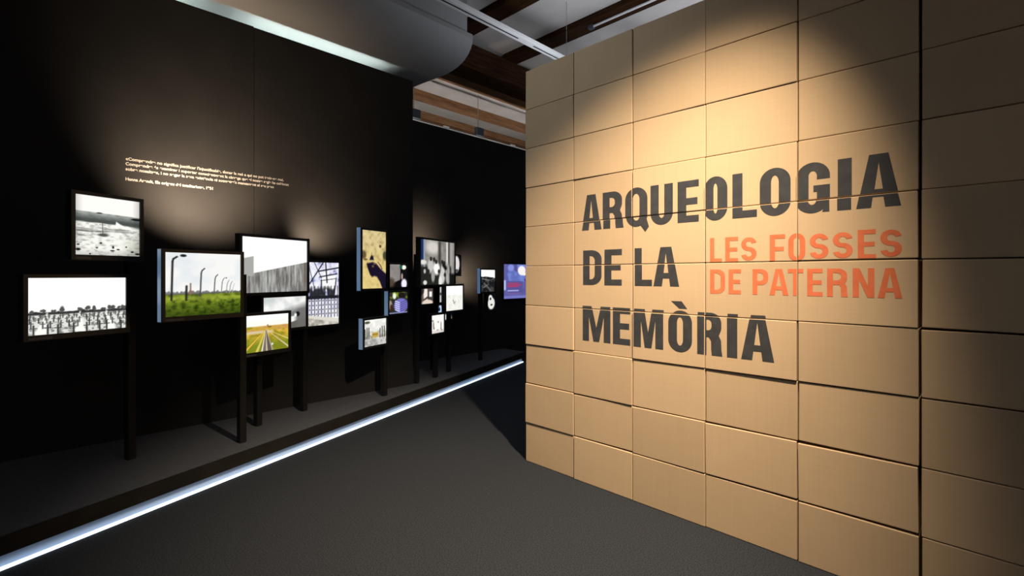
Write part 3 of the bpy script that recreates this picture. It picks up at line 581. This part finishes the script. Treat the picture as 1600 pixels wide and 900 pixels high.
wide = {(1,1):.010,(3,1):.011,(4,1):.013,(5,4):.006,(4,5):.006,(5,3):.006,(4,2):.005,(0,2):.006,(2,1):.006}    # joints that gape below a box
bm = bx(bmesh.new(), -BD/2, BD/2, -BW/2+GAP, BW/2-GAP, GAP*.2, BH-GAP, 0.004, 2)
bm2 = bmesh.new()
proto_me = None
for c in range(NC):
    for r in range(NR):
        vc = V_END - (c+.5)*BW
        jit = random.Random(100*c+r)
        du = jit.uniform(-.005, .005); dv = jit.uniform(-.0012, .0012); rz = R(jit.uniform(-.45, .45)); rx = 0.0
        if c >= 5: dv = -.0075 + (jit.uniform(-.001, .001) if c == 5 else 0)
        if c == 2 and r >= 7: dv = -.0018
        pos = ORD[c] + ' column from the free end, ' + ORD[r] + ' row up'
        if (c, r) in WORDS: lab = 'brown cardboard box in the stack printed with ' + WORDS[(c, r)]
        else: lab = 'plain brown cardboard box, ' + pos
        if proto_me is None:
            o = obj('cardboard_box', bm, 'cardboard'); proto_me = o.data
            for p in proto_me.polygons: p.use_smooth = False
        else:
            o = bpy.data.objects.new('cardboard_box', proto_me); C.objects.link(o)
        z = r*BH + 0.0006
        o.location = (U_F + BD/2 + du, vc + dv, z); o.rotation_euler = (rx, 0, rz)
        g = wide.get((c, r))
        if g:      # the box below is a little lower at one end: tip this one so the joint gapes
            o.scale = (1, 1, 1-g/BH); o.location.z = z + g*0.55; o.rotation_euler = (math.atan(g*.42/BW)*(1 if r % 2 else -1)*-1, 0, rz)
        tag(o, lab, 'box', 'cardboard boxes of the title stack')
        for (li, ink), faces in cells.get((c, r), {}).items():
            b2 = bmesh.new()
            for f in faces: b2.faces.new([b2.verts.new((-BD/2-.0009, y-vc, zz-r*BH)) for _, y, zz in f])
            bmesh.ops.remove_doubles(b2, verts=b2.verts[:], dist=1e-5)
            todo = set(b2.faces)
            while todo:                        # a letter cut apart by the joint gives one piece per stroke
                isl, st = set(), [todo.pop()]
                while st:
                    f = st.pop(); isl.add(f)
                    for v in f.verts:
                        for g2 in v.link_faces:
                            if g2 in todo: todo.discard(g2); st.append(g2)
                b3 = bmesh.new(); vm = {}
                for f in isl:
                    vv = [vm.setdefault(v, None) or vm.__setitem__(v, b3.verts.new(v.co)) or vm[v] for v in f.verts]
                    b3.faces.new(vv)
                for f in b3.faces:
                    f.normal_update()
                    if f.normal.x > 0: f.normal_flip()
                me = bpy.data.meshes.new('printed_letter'); b3.to_mesh(me); b3.free(); me.materials.append(M[ink])
                t = bpy.data.objects.new('printed_letter', me); C.objects.link(t); t.parent = o
                t['label'] = ('dark grey' if ink == 'black_ink' else 'orange') + ' printed letter'
            b2.free()

# ------------------------------------------------------------------ quote on the black wall
Q = [("«Comprendre no significa justificar l'injustificable, donar la raó a qui no pot tenir-ne mai,", 1.240, 2.440),
     ("Comprendre és examinar i suportar conscientment la càrrega que el nostre segle ha col·locat", 1.290, 2.399),
     ("sobre nosaltres, i no negar la seva existència ni sotmetre's mansament al seu pes»", 1.149, 2.357),
     ("Hanna Arendt, Els orígens del totalitarisme, 1951", 0.623, 2.275)]
for txt, L_, z in Q:
    cu = bpy.data.curves.new('quote', 'FONT'); cu.body = txt; cu.size = 0.034; cu.offset = 0.0009
    ob = bpy.data.objects.new('quote', cu); C.objects.link(ob); dg = bpy.context.evaluated_depsgraph_get()
    me = bpy.data.meshes.new_from_object(ob.evaluated_get(dg)); bpy.data.objects.remove(ob)
    xs = [v.co.x for v in me.vertices]; k = L_/(max(xs)-min(xs)); x0 = min(xs)
    for v in me.vertices: v.co = (0.587+(v.co.x-x0)*k, 4.9988, z+v.co.y)
    me.materials.clear(); me.materials.append(M['white_vinyl'])
    o = bpy.data.objects.new('quote_line', me); C.objects.link(o); o.parent = wall; o['label'] = 'small white line of printed quote'

# ------------------------------------------------------------------ ceiling fittings
trk = thing('lighting_track', 'white suspended lighting track with a dark slot under the joists', 'track', (3.0, 3.80, 4.20))
def part(name, bm, m): o = obj(name, bm, m); o.parent = trk; o.matrix_parent_inverse = Matrix.Translation(trk.location).inverted(); return o
part('rail', bx(bmesh.new(), -2.5, 7.5, 3.755, 3.850, 4.200, 4.250, 0.003), 'rail')
for a, b in ((-2.4, 3.96), (4.22, 7.4)):
    part('slot', bx(bmesh.new(), a, b, 3.790, 3.808, 4.1985, 4.202), 'slot')
for x in (0.4, 2.6, 4.85, 7.0):
    part('suspension_wire', tube_between(bmesh.new(), (x, 3.80, 4.249), (x, 3.80, 4.985 if not (4.21 <= x <= 4.49) else 4.9), 0.003, 6), 'wire')
cd = thing('conduit', 'thin white conduit with a dark end cap under the joist', 'conduit', (5.46, 1.5, 4.86))
def cpart(name, bm, m): o = obj(name, bm, m); o.parent = cd; o.matrix_parent_inverse = Matrix.Translation(cd.location).inverted()
cpart('pipe', tube_between(bmesh.new(), (5.42, -2.0, 4.872), (5.42, 3.80, 4.872), 0.016, 10), 'rail')
cpart('end_cap', bx(bmesh.new(), 5.385, 5.455, 3.78, 3.86, 4.845, 4.8995, 0.006), 'blue_grey')
for y in (2.6, 1.0, -0.8):
    cpart('clip', bx(bmesh.new(), 5.395, 5.445, y-.012, y+.012, 4.866, 4.8995, 0.002), 'blue_grey')

# rail and hangers over the rear partition
rr = thing('cable_rail', 'pale rail hung above the rear black partition', 'rail', (5.5, 6.5, 3.97))
def rpart(name, bm, m, root): o = obj(name, bm, m); o.parent = root; o.matrix_parent_inverse = Matrix.Translation(root.location).inverted(); return o
rpart('rail', bx(bmesh.new(), 3.9, 9.4, 6.49, 6.51, 3.978, 3.998, 0.003), 'wire', rr)
for k, (x, xr) in enumerate(((4.40, 5.02), (5.765, 6.62))):
    hb = thing('junction_box', ('blue-grey junction box hung where the front partition ends' if k == 0 else 'blue-grey junction box hanging on a thin wire over the rear partition'), 'junction box', (x, 6.5, 4.0), 0, 'boxes over the rear partition')
    rpart('housing', bx(bmesh.new(), x-.085, x+.085, 6.46, 6.54, 3.999, 4.15, 0.008), 'blue_grey', hb)
    rpart('hanger_wire', tube_between(bmesh.new(), (x-.03, 6.5, 4.149), (x-.03, 6.5, 4.735), 0.006, 6), 'wire', hb)
    cl = tag(box('rail_clip', xr-.06, xr+.06, 6.48, 6.52, 3.998, 4.02, 'rail', None, 0.004), 'small white clip on the rail over the rear partition' if k else 'small white clip on the rail near the front partition', 'clip')

# hidden fluorescent battens that light the bulkhead and the rear ceiling
def batten(a, b, y, z, tube, label):
    t = thing('fluorescent_batten', label, 'lamp', ((a+b)/2, y, z))
    rpart('tray', bx(bmesh.new(), a, b, y-.035, y+.035, z, z+.03, 0.004), 'rail', t)
    rpart('tube', tube_between(bmesh.new(), (a+.03, y, z+.055), (b-.03, y, z+.055), 0.013, 12), tube, t)
    for x in (a+.015, b-.015): rpart('holder', bx(bmesh.new(), x-.012, x+.012, y-.015, y+.015, z+.029, z+.075), 'rail', t)
batten(1.55, 3.10, 5.165, 3.70, 'tube', 'longer of the fluorescent battens behind the top of the front partition')
batten(-0.10, 1.15, 5.165, 3.66, 'tube', 'shorter of the fluorescent battens behind the top of the front partition')
for a, b in ((-.08, 1.13), (1.57, 3.08)):      # brackets carrying the battens on the wall's back
    box('bracket', a+.2, a+.24, 5.088, 5.19, (3.63 if a < 0 else 3.67), (3.661 if a < 0 else 3.701), 'post', wall)
    box('bracket', b-.24, b-.2, 5.088, 5.19, (3.63 if a < 0 else 3.67), (3.661 if a < 0 else 3.701), 'post', wall)
wb = bpy.data.objects['wall_back']
for a in (3.6, 5.3, 7.0):
    batten(a, a+1.5, 6.46, 3.45, 'uptube', 'fluorescent batten behind the rear partition, ' + {3.6:'beside the front partition', 5.3:'under the junction box', 7.0:'past the backlit poster'}[a])
    for x in (a+.3, a+1.2): box('bracket', x-.02, x+.02, 6.338, 6.50, 3.42, 3.451, 'post', wb)
